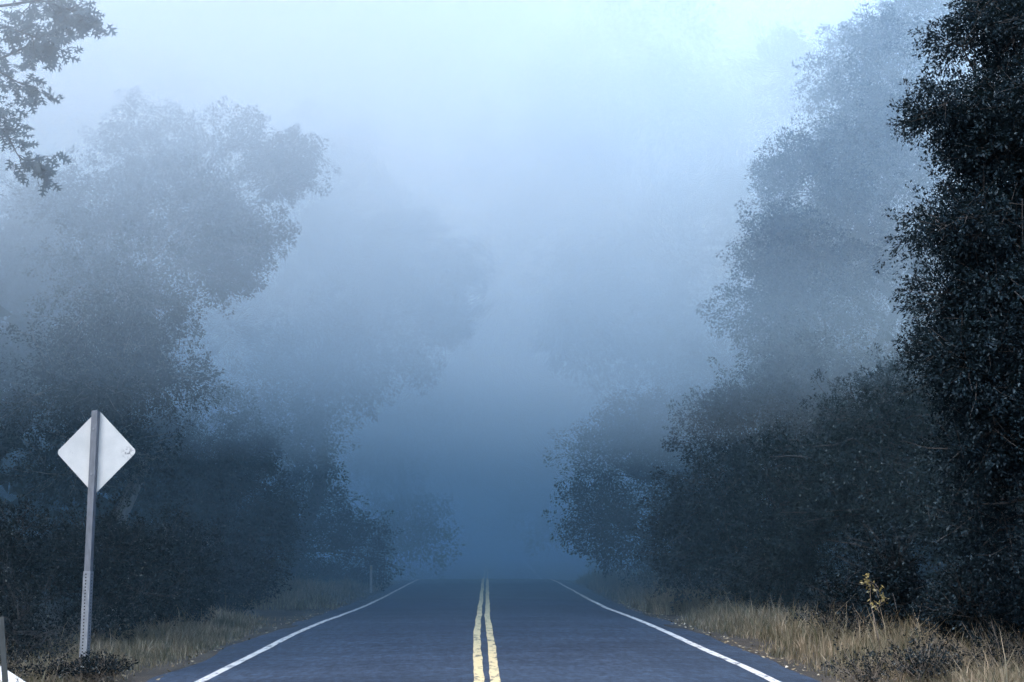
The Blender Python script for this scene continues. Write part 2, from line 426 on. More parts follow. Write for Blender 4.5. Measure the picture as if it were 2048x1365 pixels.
for x, w, mt, nm, lb in ((-3.3, .12, 'white_paint', 'edge_line', 'white painted line along the left road edge'), (3.3, .13, 'white_paint', 'edge_line', 'white painted line along the right road edge'),
                     (-.10, .115, 'yellow_paint', 'centre_line', 'left stripe of the double yellow centre line'), (.105, .115, 'yellow_paint', 'centre_line', 'right stripe of the double yellow centre line')):
    rngl = np.random.default_rng(int(1000 + x * 10)); ysl = np.arange(2, 200, .25)
    wl = smooth(rngl.normal(0, .006, len(ysl)), 3); wr = smooth(rngl.normal(0, .006, len(ysl)), 3); wv = smooth(rngl.normal(0, .035, len(ysl)), 21)
    XX = road_x(ysl)[:, None] + np.stack([x - w / 2 + wl + wv, x + w / 2 + wr + wv], 1)
    zz = np.interp(np.abs(XX - road_x(ysl)[:, None]), [0, 1.6, 3.3, 3.95], [.035, .02, 0, -.035]) + np.repeat(road_z(ysl)[:, None], 2, 1) + .005
    # the road sheet is only sampled each half metre: follow its straight facets
    V = np.stack([XX, np.repeat(ysl[:, None], 2, 1), zz], -1).reshape(-1, 3)
    i = np.arange(len(ysl) - 1) * 2
    tag(link(nm, raw_mesh(nm, V, [(4, np.stack([i, i + 1, i + 3, i + 2], -1))], M[mt])), lb, kind='structure')

# ------------------------------------------------------------------ road sign seen from behind
sp = W(168, 1335, 17.0)
sz = float(ground_z(sp[0], 17.0))
sign = empty('road_sign', (sp[0], 17.0, sz), 'diamond road sign seen from its bare pale back on a grey steel post', 'road sign')
sign.rotation_euler = (0, 0, R(-9))
def box_bm(bm, x0, x1, y0, y1, z0, z1):
    vs = [bm.verts.new(p) for p in ((x0, y0, z0), (x1, y0, z0), (x1, y1, z0), (x0, y1, z0), (x0, y0, z1), (x1, y0, z1), (x1, y1, z1), (x0, y1, z1))]
    for f in ((0, 3, 2, 1), (4, 5, 6, 7), (0, 1, 5, 4), (1, 2, 6, 5), (2, 3, 7, 6), (3, 0, 4, 7)): bm.faces.new([vs[q] for q in f])
def bm_obj(name, bm, mat, parent=None, bevel=0, loc=None):
    bmesh.ops.recalc_face_normals(bm, faces=bm.faces)
    if bevel: bmesh.ops.bevel(bm, geom=bm.edges[:], offset=bevel, segments=2, profile=.7, affect='EDGES')
    me = bpy.data.meshes.new(name); bm.to_mesh(me); bm.free(); me.materials.append(mat)
    return link(name, me, parent, loc)
top_z = float(W(188, 822, 17.0)[2]) - sz
mid_z = float(W(172, 1143, 17.0)[2]) - sz
bm = bmesh.new(); box_bm(bm, -.040, .040, -.040, .040, mid_z - .15, top_z)
post = bm_obj('post', bm, M['steel'], sign, .008)
bm = bmesh.new(); box_bm(bm, -.047, .047, -.047, .047, -.4, mid_z)
sleeve = bm_obj('post_sleeve', bm, M['steel_low'], sign, .008)
sleeve['label'] = 'brighter perforated lower section of the post'
for ax in (0, 1):
    bm = bmesh.new(); z = .04
    while z < mid_z - .03:
        ring = []
        for q in range(8):
            a = q * math.pi / 4
            d1, d2 = .0095 * math.cos(a), .0095 * math.sin(a)
            ring.append(bm.verts.new((-.008 + d1, -.0482, z + d2) if ax == 0 else (.0482, d1, z + d2)))
        bm.faces.new(ring); z += .0385
    bm_obj('punched_holes', bm, M['hole'], sleeve)
c_z = float(W(190, 904, 17.0)[2]) - sz
bm = bmesh.new()
hd = .525; rc = .05; ring0 = []
for cx, cz, a0 in ((hd - rc * 1.41, 0, -45), (0, hd - rc * 1.41, 45), (-(hd - rc * 1.41), 0, 135), (0, -(hd - rc * 1.41), 225)):
    for q in range(7):
        a = R(a0 + q * 15)
        ring0.append((cx + rc * math.cos(a), cz + rc * math.sin(a)))
va = [bm.verts.new((x, 0, z)) for x, z in ring0]; vb = [bm.verts.new((x, .004, z)) for x, z in ring0]
bm.faces.new(va); bm.faces.new(vb[::-1])
for q in range(len(va)): bm.faces.new((va[q], va[(q + 1) % len(va)], vb[(q + 1) % len(va)], vb[q]))
panel = bm_obj('sign_panel', bm, M['sign'], sign, 0, (.012, .043, c_z))
for zz in (.28, -.28):
    bm = bmesh.new(); bmesh.ops.create_cone(bm, cap_ends=True, segments=6, radius1=.012, radius2=.012, depth=.012)
    bmesh.ops.rotate(bm, verts=bm.verts, matrix=__import__('mathutils').Matrix.Rotation(R(90), 3, 'X'))
    bm_obj('bolt', bm, M['steel_low'], sign, 0, (0, -.046, c_z + zz))

# marker post beyond, on the left verge
mp = W(742, 1160, 50.0); mz = float(ground_z(mp[0], 50.0))
mk = empty('marker_post', (mp[0], 50.0, mz - .02), 'slim pale marker post standing on the grassy left verge in the distance', 'marker post')
bm = bmesh.new(); box_bm(bm, -.045, .045, -.015, .015, -.2, .98); bm_obj('stake', bm, M['white_plastic'], mk, .008)
bm = bmesh.new(); box_bm(bm, -.035, .035, -.022, -.0155, .82, .94); bm_obj('reflector', bm, M['reflector'], mk, .002)

# dark stake and white concrete edge in the near left corner
bp_ = W(14, 1385, 14.6); bz = float(ground_z(bp_[0], 14.6))
st = empty('stake', (bp_[0], 14.6, bz), 'dark leaning steel stake at the bottom left corner beside the white slab', 'stake')
st.rotation_euler = (0, R(-7), 0)
bm = bmesh.new(); box_bm(bm, -.030, .030, -.006, .006, -.3, .86); box_bm(bm, -.007, .007, .0062, .045, -.3, .86)
bm_obj('steel_bar', bm, M['dark_post'], st, .002)
sl0, sl1 = W(-30, 1322, 15.6), W(62, 1382, 14.9)
bm = bmesh.new()
d = sl1 - sl0; Ls = float(np.linalg.norm(d[:2])); box_bm(bm, 0, Ls + .5, -.09, .09, -.45, .0)
slab = bm_obj('concrete_slab', bm, M['white_conc'], None, .012)
tilt = math.atan2(sl0[2] - sl1[2], Ls)
slab.location = sl0; slab.rotation_euler = (0, tilt, math.atan2(d[1], d[0]))
tag(slab, 'white sloping concrete slab half buried in grass at the bottom left corner', 'concrete slab')

# ------------------------------------------------------------------ trees, right side
GR, GL = 'trees along the right side of the road', 'trees along the left side of the road'
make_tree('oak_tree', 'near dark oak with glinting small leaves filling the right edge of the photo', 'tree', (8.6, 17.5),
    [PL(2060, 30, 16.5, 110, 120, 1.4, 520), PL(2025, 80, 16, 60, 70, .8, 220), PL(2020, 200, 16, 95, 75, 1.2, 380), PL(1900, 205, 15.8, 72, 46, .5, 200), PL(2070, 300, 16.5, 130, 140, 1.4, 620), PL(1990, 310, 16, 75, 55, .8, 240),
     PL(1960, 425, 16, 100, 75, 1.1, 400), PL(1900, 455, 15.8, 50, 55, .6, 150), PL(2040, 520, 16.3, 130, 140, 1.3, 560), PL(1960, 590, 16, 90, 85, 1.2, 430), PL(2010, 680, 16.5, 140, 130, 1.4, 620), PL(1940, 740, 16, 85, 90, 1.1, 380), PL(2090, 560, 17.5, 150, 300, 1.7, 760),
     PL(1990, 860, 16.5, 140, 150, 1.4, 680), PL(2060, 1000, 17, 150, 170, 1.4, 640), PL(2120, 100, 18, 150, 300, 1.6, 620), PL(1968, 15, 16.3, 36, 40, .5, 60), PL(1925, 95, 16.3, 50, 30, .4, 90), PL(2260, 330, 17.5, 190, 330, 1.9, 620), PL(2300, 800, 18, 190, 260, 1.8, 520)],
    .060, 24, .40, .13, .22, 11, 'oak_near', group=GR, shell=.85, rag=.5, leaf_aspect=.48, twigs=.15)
make_tree('oak_tree', 'tall bluish oak half veiled by fog behind the near dark oak', 'tree', (12.3, 40),
    [PL(1740, 150, 39, 105, 95, 2.2, 420), PL(1830, 90, 40, 120, 100, 2.5, 420), PL(1690, 270, 38, 90, 90, 2.2, 420), PL(1800, 300, 39, 140, 140, 2.5, 600),
     PL(1620, 380, 37.5, 100, 95, 2.0, 460), PL(1550, 330, 38, 40, 45, .8, 90), PL(1545, 480, 37, 85, 70, 1.6, 360), PL(1640, 560, 37, 130, 110, 2.4, 600), PL(1560, 620, 37, 85, 90, 1.8, 420),
     PL(1770, 520, 39, 150, 150, 2.6, 700), PL(1600, 760, 37, 120, 110, 2.2, 520), PL(1750, 780, 38, 160, 160, 2.4, 700), PL(1900, 60, 42, 120, 110, 2.4, 350), PL(1720, 70, 40, 60, 45, .8, 80)],
    .11, 24, .62, .32, .34, 12, 'oak', shell=.8, rag=.5, group=GR)
make_tree('oak_tree', 'low dark tree in the fog left of the tall bluish right hand oak', 'tree', (8.2, 49),
    [PL(1440, 760, 48.2, 120, 110, 2.2, 380), PL(1330, 850, 47.3, 130, 110, 2.1, 420), PL(1230, 930, 47.3, 100, 100, 1.7, 330), PL(1420, 930, 47.3, 140, 120, 2.1, 420), PL(1200, 1040, 46.4, 80, 90, 1.5, 260), PL(1340, 1050, 46.4, 140, 100, 1.9, 380)],
    0.129, 22, 0.69, 0.39, 0.22, 13, 'oak', shell=.8, rag=.5, group=GR)
make_tree('fir_tree', 'huge faint tree barely seen in the fog right of the road', 'tree', (10, 58),
    [PL(1250, 60, 55.8, 170, 140, 3.2, 240), PL(1130, 260, 54.6, 110, 110, 2.5, 200), PL(1330, 260, 57.0, 190, 160, 3.2, 280), PL(1150, 430, 54.6, 130, 110, 2.5, 220), PL(1300, 480, 55.8, 190, 150, 3.2, 280), PL(1130, 600, 53.8, 120, 120, 2.5, 220), PL(1290, 680, 54.6, 190, 150, 3.2, 280), PL(1440, 380, 58.2, 120, 300, 3.2, 300), PL(975, 290, 54.6, 40, 40, 0.6, 36)],
    0.224, 22, 1.32, 0.73, 0.46, 14, 'needle', group=GR)
make_tree('fir_tree', 'faint tall tree top showing between the two right hand oaks and the huge faint tree', 'tree', (14.5, 52),
    [PL(1560, 180, 51.8, 90, 120, 2.2, 140), PL(1650, 160, 51.8, 70, 110, 2.2, 120), PL(1580, 420, 51.8, 140, 200, 2.2, 260), PL(1600, 720, 50.4, 150, 220, 2.2, 260), PL(1420, 640, 53.3, 110, 140, 2.2, 160)],
    0.173, 22, 0.94, 0.54, 0.36, 15, 'needle', group=GR)
make_tree('oak_tree', 'dark broad tree behind the near oak at the right edge', 'tree', (14.5, 30),
    [PL(1760, 850, 30.2, 150, 130, 1.8, 600), PL(1900, 800, 30.2, 150, 160, 1.8, 700), PL(2040, 800, 30.2, 160, 260, 1.8, 700), PL(1640, 930, 30.2, 130, 110, 1.6, 520), PL(1800, 1000, 29.6, 170, 120, 1.7, 700), PL(1960, 1020, 29.6, 170, 120, 1.7, 600), PL(1560, 1010, 31.3, 90, 90, 1.5, 360), PL(2040, 380, 31.3, 160, 260, 1.6, 420)],
    .085, 26, .45, .24, .24, 16, 'oak', group=GR)

make_tree('oak_tree', 'dark tree in thin fog below the tall bluish right hand oak', 'tree', (8.0, 35),
    [PL(1500, 880, 34.5, 120, 120, 2.0, 520), PL(1420, 990, 34, 100, 100, 1.6, 420), PL(1590, 830, 35, 110, 110, 2.0, 460), PL(1650, 960, 34, 130, 130, 2.0, 520), PL(1480, 1080, 34, 130, 80, 1.8, 420), PL(1380, 1080, 34, 70, 70, 1.2, 220)],
    .10, 24, .55, .3, .22, 17, 'oak', shell=.8, rag=.5, group=GR)

# ------------------------------------------------------------------ trees, left side
lb = np.array((-10.0, 18.6))
rngo = np.random.default_rng(77)
bz = float(ground_z(*lb)) - .03
Bo = np.array((lb[0], lb[1], bz))
oak = empty('oak_tree', Bo, 'oak with lobed leaves whose drooping branches hang into the top left corner', 'tree', GL)
tb = Tubes()
trk = curve_pts((0, 0, -.15), (.5, .2, 9.5), 9, 0, rngo, .03); tb.add(trk, np.linspace(.24, .07, 9), 9)
LP, LA, LS = [], [], []
def twig(p0, p1, r0, nl, spread=.14):
    pts = curve_pts(p0, p1, 5, .05, rngo, .05); tb.add(pts, np.linspace(r0, r0 * .3, 5), 5)
    d = nrm(pts[-1] - pts[0])
    for _ in range(nl):
        t = rngo.random() ** .6
        p = pts[0] + (pts[-1] - pts[0]) * t + np.array([np.interp(t, np.linspace(0, 1, 5), pts[:, q]) for q in range(3)]) * 0
        p = np.array([np.interp(t, np.linspace(0, 1, 5), pts[:, q]) for q in range(3)]) + rngo.normal(0, spread * .45, 3)
        a = nrm(d * .6 + rngo.normal(0, .6, 3) + np.array((.15, 0, -.55)))
        nn = nrm(np.array((0, -.75, .6)) + rngo.normal(0, .5, 3))
        LP.append(p); LA.append(a); LS.append(nrm(np.cross(a, nn)))
def bough(path, D, r, n_t, nl, tl=.38):
    pts = [W(px, v, D) - Bo for px, v in path]
    pts = np.array(pts); st = trk[6] if path[0][1] < 120 else trk[4]
    allp = np.vstack([curve_pts(st, pts[0], 5, .12, rngo, .03)[:-1], pts])
    tb.add(allp, np.linspace(r, r * .22, len(allp)), 6)
    seg = np.linspace(0, 1, len(pts))
    for q in range(n_t):
        t = rngo.random() ** .8
        p = np.array([np.interp(t, seg, pts[:, c]) for c in range(3)])
        dr = nrm(np.array((.75, 0, -.30)) + rngo.normal(0, .5, 3))
        twig(p, p + dr * tl * rngo.uniform(.5, 1.1), r * .25, nl)
    twig(pts[-2], pts[-1] + nrm(pts[-1] - pts[-2]) * .12, r * .25, nl + 6)
bough([(-60, 20), (20, 10), (80, 0), (140, 20), (190, 48)], 17.7, 0.0354, 20, 11, 0.408)
bough([(-60, 110), (0, 118), (50, 95), (105, 60), (120, 20)], 18.0, 0.0354, 22, 11, 0.408)
bough([(-60, 70), (10, 55), (60, 70), (100, 90)], 17.4, 0.0272, 14, 11, 0.381)
bough([(-50, 120), (10, 150), (35, 165), (75, 180)], 17.7, 0.0218, 9, 10, 0.354)
bough([(-60, 240), (-10, 250), (15, 270), (35, 310), (70, 340)], 17.8, 0.0245, 11, 10, 0.326)
bough([(-60, 200), (-20, 210), (0, 245)], 17.7, 0.0190, 6, 10, 0.326)
bough([(-300, -160), (-150, -200), (0, -160), (120, -90)], 18.0, 0.0408, 26, 11, 0.612)
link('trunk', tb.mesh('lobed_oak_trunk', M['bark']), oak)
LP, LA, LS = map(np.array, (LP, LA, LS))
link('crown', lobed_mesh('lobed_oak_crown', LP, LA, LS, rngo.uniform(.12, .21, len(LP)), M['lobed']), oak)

make_tree('oak_tree', 'broad foggy oak behind the road sign reaching toward the road', 'tree', (-8.6, 33),
    [PL(230, 420, 32, 150, 110, 2.0, 420), PL(380, 420, 32, 130, 100, 2.0, 420), PL(430, 320, 33, 95, 75, 1.3, 170), PL(330, 290, 33, 70, 70, 1.0, 80), PL(255, 250, 33, 45, 70, .6, 34), PL(470, 250, 33, 45, 40, .6, 40), PL(590, 310, 32, 60, 30, .7, 70), PL(540, 360, 32, 90, 60, 1.4, 240), PL(520, 440, 32, 60, 50, .9, 130), PL(420, 520, 31.5, 100, 80, 1.7, 330),
     PL(250, 600, 31, 150, 120, 2.2, 520), PL(290, 760, 31, 110, 110, 1.8, 450), PL(270, 320, 33, 90, 60, 1.0, 150), PL(150, 760, 31, 160, 120, 2.0, 480), PL(200, 900, 30.5, 150, 110, 1.8, 450)],
    .10, 24, .52, .27, .26, 21, 'oak', 'pale_bark', shell=.8, rag=.5, group=GL,
    extra=[(W(265 + dx, v, 33), nrm(np.array((dx * .02 + .1, 0, 1.0)))) for dx, v in ((0, 205), (-12, 235), (12, 232), (-2, 262), (-22, 285), (24, 280), (-30, 315), (40, 270), (52, 250), (64, 232))])
make_tree('oak_tree', 'pale foggy tree at the left edge under the drooping lobed branches', 'tree', (-13.5, 37),
    [PL(60, 480, 37, 110, 80, 2.0, 260), PL(110, 400, 37, 70, 60, 1.5, 140), PL(30, 620, 36, 120, 120, 2.0, 360), PL(60, 780, 36, 130, 120, 2.0, 360), PL(130, 560, 37, 90, 90, 2, 240)],
    .12, 24, .58, .3, .24, 22, 'oak', shell=.8, rag=.5, group=GL)
make_tree('oak_tree', 'leaning foggy tree that arches over the left lane', 'tree', (-6.8, 51),
    [PL(640, 380, 50.0, 100, 110, 2.5, 300), PL(730, 420, 49.3, 100, 110, 2.2, 320), PL(830, 500, 48.3, 90, 85, 1.8, 260), PL(905, 520, 48.3, 60, 50, 1.1, 110), PL(640, 560, 49.3, 140, 120, 2.5, 420), PL(780, 620, 48.3, 130, 110, 2.2, 380), PL(880, 620, 47.9, 60, 70, 1.2, 130), PL(620, 740, 48.3, 120, 110, 2.2, 360), PL(760, 720, 47.9, 90, 80, 1.6, 220), PL(560, 880, 47.5, 110, 120, 2.0, 320), PL(690, 280, 50.9, 30, 60, 0.6, 50), PL(590, 290, 50.9, 90, 60, 1.2, 100)],
    0.156, 22, 0.87, 0.46, 0.31, 23, 'oak', shell=.8, rag=.5, group=GL)
make_tree('fir_tree', 'very faint tree top rising out of the fog above the left oaks', 'tree', (-14, 56),
    [PL(370, 220, 55.5, 90, 80, 2.2, 130), PL(300, 330, 55.5, 150, 110, 2.2, 200), PL(470, 360, 55.5, 120, 110, 2.2, 180), PL(400, 560, 54.8, 200, 200, 2.2, 320)],
    0.180, 22, 0.98, 0.56, 0.34, 24, 'needle', group=GL)
make_tree('fir_tree', 'faint tall tree left of where the road vanishes', 'tree', (-5.6, 76),
    [PL(860, 620, 75.7, 80, 150, 2.3, 160), PL(930, 560, 75.7, 50, 60, 1.6, 60), PL(780, 560, 76.4, 130, 190, 3.1, 240), PL(820, 860, 74.9, 110, 130, 2.3, 200), PL(790, 1040, 74.1, 110, 120, 2.3, 200)],
    0.265, 22, 1.40, 0.78, 0.39, 25, 'needle', group=GL)
make_tree('oak_tree', 'dark low tree in fog on the left verge behind the marker post', 'tree', (-9.2, 52),
    [PL(500, 960, 51, 110, 100, 2.2, 360), PL(610, 1020, 51, 90, 90, 1.8, 280), PL(460, 1060, 50, 120, 100, 2, 340), PL(700, 1090, 52, 70, 60, 1.4, 180), PL(590, 1110, 50, 120, 60, 1.8, 260)],
    .13, 22, .7, .4, .22, 26, 'oak', group=GL)
make_tree('oak_tree', 'dark tree filling the shade between the foggy oak and the left verge', 'tree', (-8.0, 41),
    [PL(400, 880, 40, 110, 110, 2.0, 480), PL(480, 970, 40, 90, 100, 1.8, 380), PL(330, 980, 40, 120, 120, 2.0, 460), PL(430, 1080, 39, 130, 90, 1.8, 460), PL(545, 1070, 40, 60, 70, 1.2, 160)],
    .11, 24, .6, .33, .22, 27, 'oak', group=GL)
# the woods that close the road's far end
make_tree('fir_tree', 'dim tree closing the far end of the road on its right', 'tree', (7.5, 92),
    [PL(1150, 800, 91.3, 90, 130, 3.1, 180), PL(1120, 1010, 90.5, 80, 110, 2.3, 160), PL(1220, 900, 91.3, 100, 180, 3.1, 200)],
    0.328, 22, 1.72, 0.94, 0.39, 31, 'needle', group=GR)

# ------------------------------------------------------------------ shrubs
GS = 'shrubs at the foot of the woods'
def shrub(label, px, v0, v1, D, half_px, depth, n, seed, leaf=.07, mat='brush', name='shrub', per=22, bark='bark', shell=.8, cat='shrub', group=GS):
    c = W(px, 0, D); bx = float(c[0]); gz = float(ground_z(bx, D))
    ztop = float(W(px, v0, D)[2]); s = D / F_PX
    rng = np.random.default_rng(seed + 500); h = max(ztop - gz, .4)
    lobes = []
    for q in range(5):
        f = rng.uniform(-.65, .65)
        hh = h * (1 - .45 * abs(f)) * rng.uniform(.8, 1.05)
        lobes.append((np.array((bx + f * half_px * s, D + rng.uniform(-.5, .5) * depth, gz + hh * .5)), np.array((half_px * s * rng.uniform(.45, .65), depth * .6, hh * .55)), n // 5))
    return make_tree(name, label, cat, (bx, D), lobes, leaf, per, leaf * 5.2, leaf * 2.8, .05, seed, mat, bark, group=group, twigs=.5, shell=shell, rag=.4, trunk_top=h * .6)
def weed(label, px, v0, D, half_px, depth, n, seed, leaf, mat='brush', cat='shrub'):
    """low plant of leafy stems fanning up from the ground"""
    c = W(px, 0, D); bx = float(c[0]); gz = float(ground_z(bx, D)); s = D / F_PX
    h = float(W(px, v0, D)[2]) - gz; rng = np.random.default_rng(seed)
    lobes = [(np.array((bx + rng.uniform(-.75, .75) * half_px * s, D + rng.uniform(-1, 1) * depth, gz + .12)), np.array((half_px * s * rng.uniform(.25, .5), depth * .6, rng.uniform(.05, .22))), n // 6) for _ in range(6)]
    return make_tree('shrub', label, cat, (bx, D), lobes, leaf, 15, h * .8, .05, .02, seed, mat, 'twig', group=GS, twigs=.8, shell=.9, rag=.3, trunk_top=.2, up=.75)
shrub('tall dark shrub directly behind the road sign post', 230, 960, 1330, 22.5, 170, 1.3, 1100, 41, .065)
shrub('dark brambly shrub at the left edge behind the stake', 30, 940, 1330, 20.5, 130, 1.3, 1000, 42, .06)
shrub('dark shrub between the sign and the left verge grass', 390, 1000, 1270, 26.5, 120, 1.3, 850, 43, .07)
shrub('shrub in shadow beyond the left verge grass', 480, 1060, 1250, 33, 110, 1.5, 700, 44, .085)
shrub('grey dead looking bush of pale twigs at the left edge above the stake', 110, 1090, 1340, 18.6, 120, .7, 380, 45, .045, per=14)
shrub('dark low shrub on the right verge nearest the far end of the road', 1390, 1080, 1200, 43, 120, 1.6, 520, 46, .10)
shrub('dark shrub behind the tallest verge grass on the right', 1540, 1040, 1230, 32, 130, 1.5, 750, 47, .08)
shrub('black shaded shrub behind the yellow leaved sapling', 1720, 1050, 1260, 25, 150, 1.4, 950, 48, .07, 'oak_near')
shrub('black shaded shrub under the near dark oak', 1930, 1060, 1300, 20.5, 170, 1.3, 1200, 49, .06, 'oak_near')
weed('low dark leafy bush in the dry grass at the bottom right', 1790, 1285, 16.2, 70, .45, 165, 50, .045)
weed('small dark sprig growing through the grass at the right road edge', 1675, 1300, 15.9, 42, .3, 55, 51, .04)
weed('low dark leafy weed at the foot of the road sign post', 240, 1320, 16.4, 110, .4, 210, 52, .04)
shrub('far low shrub on the left verge close to the road edge', 690, 1120, 1180, 56, 90, 1.4, 260, 53, .13)

weed('dark weeds along the foot of the near dark oak', 1960, 1225, 17.2, 120, .5, 150, 54, .05)
weed('thin dark weeds in the right verge grass before the yellow leaved sapling', 1660, 1205, 22.0, 90, .6, 90, 55, .05)
weed('weeds at the bottom left corner between the stake and the sign post', 70, 1300, 15.9, 55, .4, 90, 56, .035)
# yellow sapling
yb = W(1752, 1220, 21.0); yz = float(ground_z(yb[0], 19.0))
rngy = np.random.default_rng(9)
sx = float(W(1760, 1220, 19.0)[0]); Yb = np.array((sx, 19.0, yz))
sap = empty('sapling', Yb, 'slender sapling with a few bright yellow leaves before the dark right hand woods', 'sapling')
tb = Tubes(); tips = [W(px, v, 19.0) - Yb for px, v in ((1735, 1158), (1750, 1178), (1768, 1195), (1752, 1208), (1738, 1165))]
tb.add(curve_pts((0, 0, -.1), tips[0], 7, .05, rngy, .03), np.linspace(.012, .003, 7), 5)
Pn = []
for t_ in tips:
    tb.add(curve_pts((-.01, 0, max(t_[2] - .12, .1)), t_, 4, .05, rngy, .03), np.linspace(.006, .002, 4), 4)
    Pn.append(t_ + rngy.normal(0, .04, (12, 3)))
Pn = np.vstack(Pn)
link('stem', tb.mesh('sapling_stem', M['twig']), sap)
ax = nrm(rngy.normal(0, .6, Pn.shape) + np.array((-.3, 0, -.5))); sd = nrm(np.cross(ax, nrm(rngy.normal(0, .5, Pn.shape) + np.array((0, -.8, .5)))))
link('leaves', leaves_mesh('sapling_leaves', Pn, ax, sd, rngy.uniform(.05, .09, len(Pn)), .03, M['yellow']), sap)

# fallen bare branch leaning on the sign post foot
bb = Tubes(); rb = np.random.default_rng(3)
a0, a1 = W(88, 1345, 17.6), W(160, 1288, 17.4)
bb.add(curve_pts(a0, a1, 7, .06, rb, .02), np.linspace(.012, .005, 7), 5)
tag(link('dead_branch', bb.mesh('dead_branch', M['twig'])), 'thin bare dead branch arching up to the road sign post', 'branch')

# ------------------------------------------------------------------ grass and litter
def grass(name, label, n, xr, yr, hmean, seed, edge, dens=None, mat='grass_dry'):
    rng = np.random.default_rng(seed)
    X = rng.uniform(*xr, n * 3); Y = rng.uniform(*yr, n * 3)
    a = np.abs(X - road_x(Y))
    fade_in = np.clip((a - edge) / .9, 0.0, 1)
    patch = np.array([mnoise.noise(Vector((x * .8, y * .35, seed))) for x, y in zip(X, Y)])
    pr = np.clip(.25 + fade_in * .6 + patch * .9, 0, 1) * (a > edge + .12 * patch)
    if dens is not None: pr = pr * dens(X, Y, a)
    k = rng.random(len(X)) < pr
    X, Y, fi, patch = X[k][:n], Y[k][:n], fade_in[k][:n], patch[k][:n]
    m_ = len(X); Z = ground_z(X, Y) - .03
    H = hmean * rng.lognormal(0, .35, m_) * (.30 + .70 * fi) * (1 + patch * .7)
    B = np.stack([X, Y, Z], -1)
    th = rng.random(m_) * 2 * math.pi; bend = np.stack([np.cos(th), np.sin(th), 0 * th], -1)
    lean = rng.uniform(.1, .75, m_)[:, None] * H[:, None]
    wv = rng.uniform(.003, .0065, m_)[:, None] * (1 + Y[:, None] / 60)
    ph = rng.random(m_) * 2 * math.pi; sd = np.stack([np.cos(ph), np.sin(ph) * .4, 0 * ph], -1)
    up = np.array((0, 0, 1.0))
    p1 = B + up * H[:, None] * .55 + bend * lean * .3
    p2 = B + up * H[:, None] * .95 + bend * lean
    V = np.stack([B - sd * wv, B + sd * wv, p1 + sd * wv * .8, p1 - sd * wv * .8, p2], 1)
    o = np.arange(m_)[:, None] * 5
    me = raw_mesh(name, V.reshape(-1, 3), [(4, o + np.array((0, 1, 2, 3))), (3, o + np.array((3, 2, 4)))], M[mat])
    return tag(link(name, me), label, kind='stuff')
grass('grass', 'tall dry tan grass along the right verge', 30000, (3.9, 9.5), (13.5, 34), .25, 61, 4.15, lambda X, Y, a: np.clip(1.25 - np.clip(a - 6.0, 0, 9) / 3.2, .05, 1))
grass('grass', 'dry tan grass on the far right verge', 22000, (3.9, 9), (34, 66), .42, 62, 4.1, lambda X, Y, a: np.clip(1.2 - np.clip(a - 6.4, 0, 9) / 2.2, .0, 1))
grass('grass', 'dry tan grass beside the road sign on the left verge', 24000, (-7.2, -4.0), (13.5, 31), .17, 63, 4.15, lambda X, Y, a: np.clip(1.2 - np.clip(a - 5.4, 0, 9) / 1.6, .04, 1))
grass('grass', 'dry tan grass on the low mound under the marker post', 20000, (-9, -3.9), (36, 62), .24, 64, 4.0)

def litter(n, seed):
    rng = np.random.default_rng(seed)
    s = np.where(rng.random(n) < .6, 1, -1); Y = rng.uniform(13.5, 42, n)
    a = 4.02 + rng.gamma(1.6, .14, n) - .14
    X = road_x(Y) + s * a
    Z = np.maximum(ground_z(X, Y) - .02, road_z(Y) - .035) + rng.uniform(.006, .025, n)
    P = np.stack([X, Y, Z], -1)
    ax = nrm(np.stack([rng.normal(size=n), rng.normal(size=n), rng.normal(0, .25, n)], -1))
    sd = nrm(np.cross(ax, nrm(np.array((0, 0, 1.0)) + rng.normal(0, .3, (n, 3)))))
    L = rng.uniform(.03, .085, n)
    return leaves_mesh('leaf_litter', P, ax, sd, L, L * .6, M['litter'])
tag(link('leaf_litter', litter(450, 71)), 'pale fallen leaves scattered along the road edges', kind='stuff')

# ------------------------------------------------------------------ the deep woods either side
def woods(side, seed):  # added to cut side light from the low fog; runs on unseen behind camera
    rng = np.random.default_rng(seed)
    P, A, S, L = [], [], [], []
    for row in range(5):
        for y in np.arange(-36, 200, 5.5):
            x = 15.5 + row * 7.5 + rng.normal(0, 1.1) + (4 if y < 12 else 0) + max(0, y - 55) * .16
            yy = y + rng.normal(0, 1.5)
            h = rng.uniform(10, 14.5); z0 = float(ground_z(side * x, yy))
            n = 420 if row < 2 else 260
            u = rand_unit(rng, n); off = rng.uniform(-50, 50, 3)
            nz = np.array([mnoise.noise(Vector(q * 2.3 + off)) for q in u])
            r = (1 - .45 * rng.random(n) ** 1.5) * (1 + .45 * nz)
            hgt = .52 * h
            P.append(np.array((side * x, yy, z0 + h * .50)) + u * r[:, None] * np.array((4.0, 3.9, hgt)))
            A.append(nrm(u + rng.normal(0, .6, u.shape))); L.append(rng.uniform(.5, 1.15, n))
    P = np.concatenate(P); A = np.concatenate(A); L = np.concatenate(L)
    S = nrm(np.cross(A, nrm(rng.normal(size=P.shape))))
    return leaves_mesh('woods', P, A, S, L, L * .6, M['needle'])
tag(link('woods', woods(1, 81)), 'dark mass of woods behind the trees on the right of the road', kind='stuff')
tag(link('woods', woods(-1, 82)), 'dark mass of woods behind the trees on the left of the road', kind='stuff')

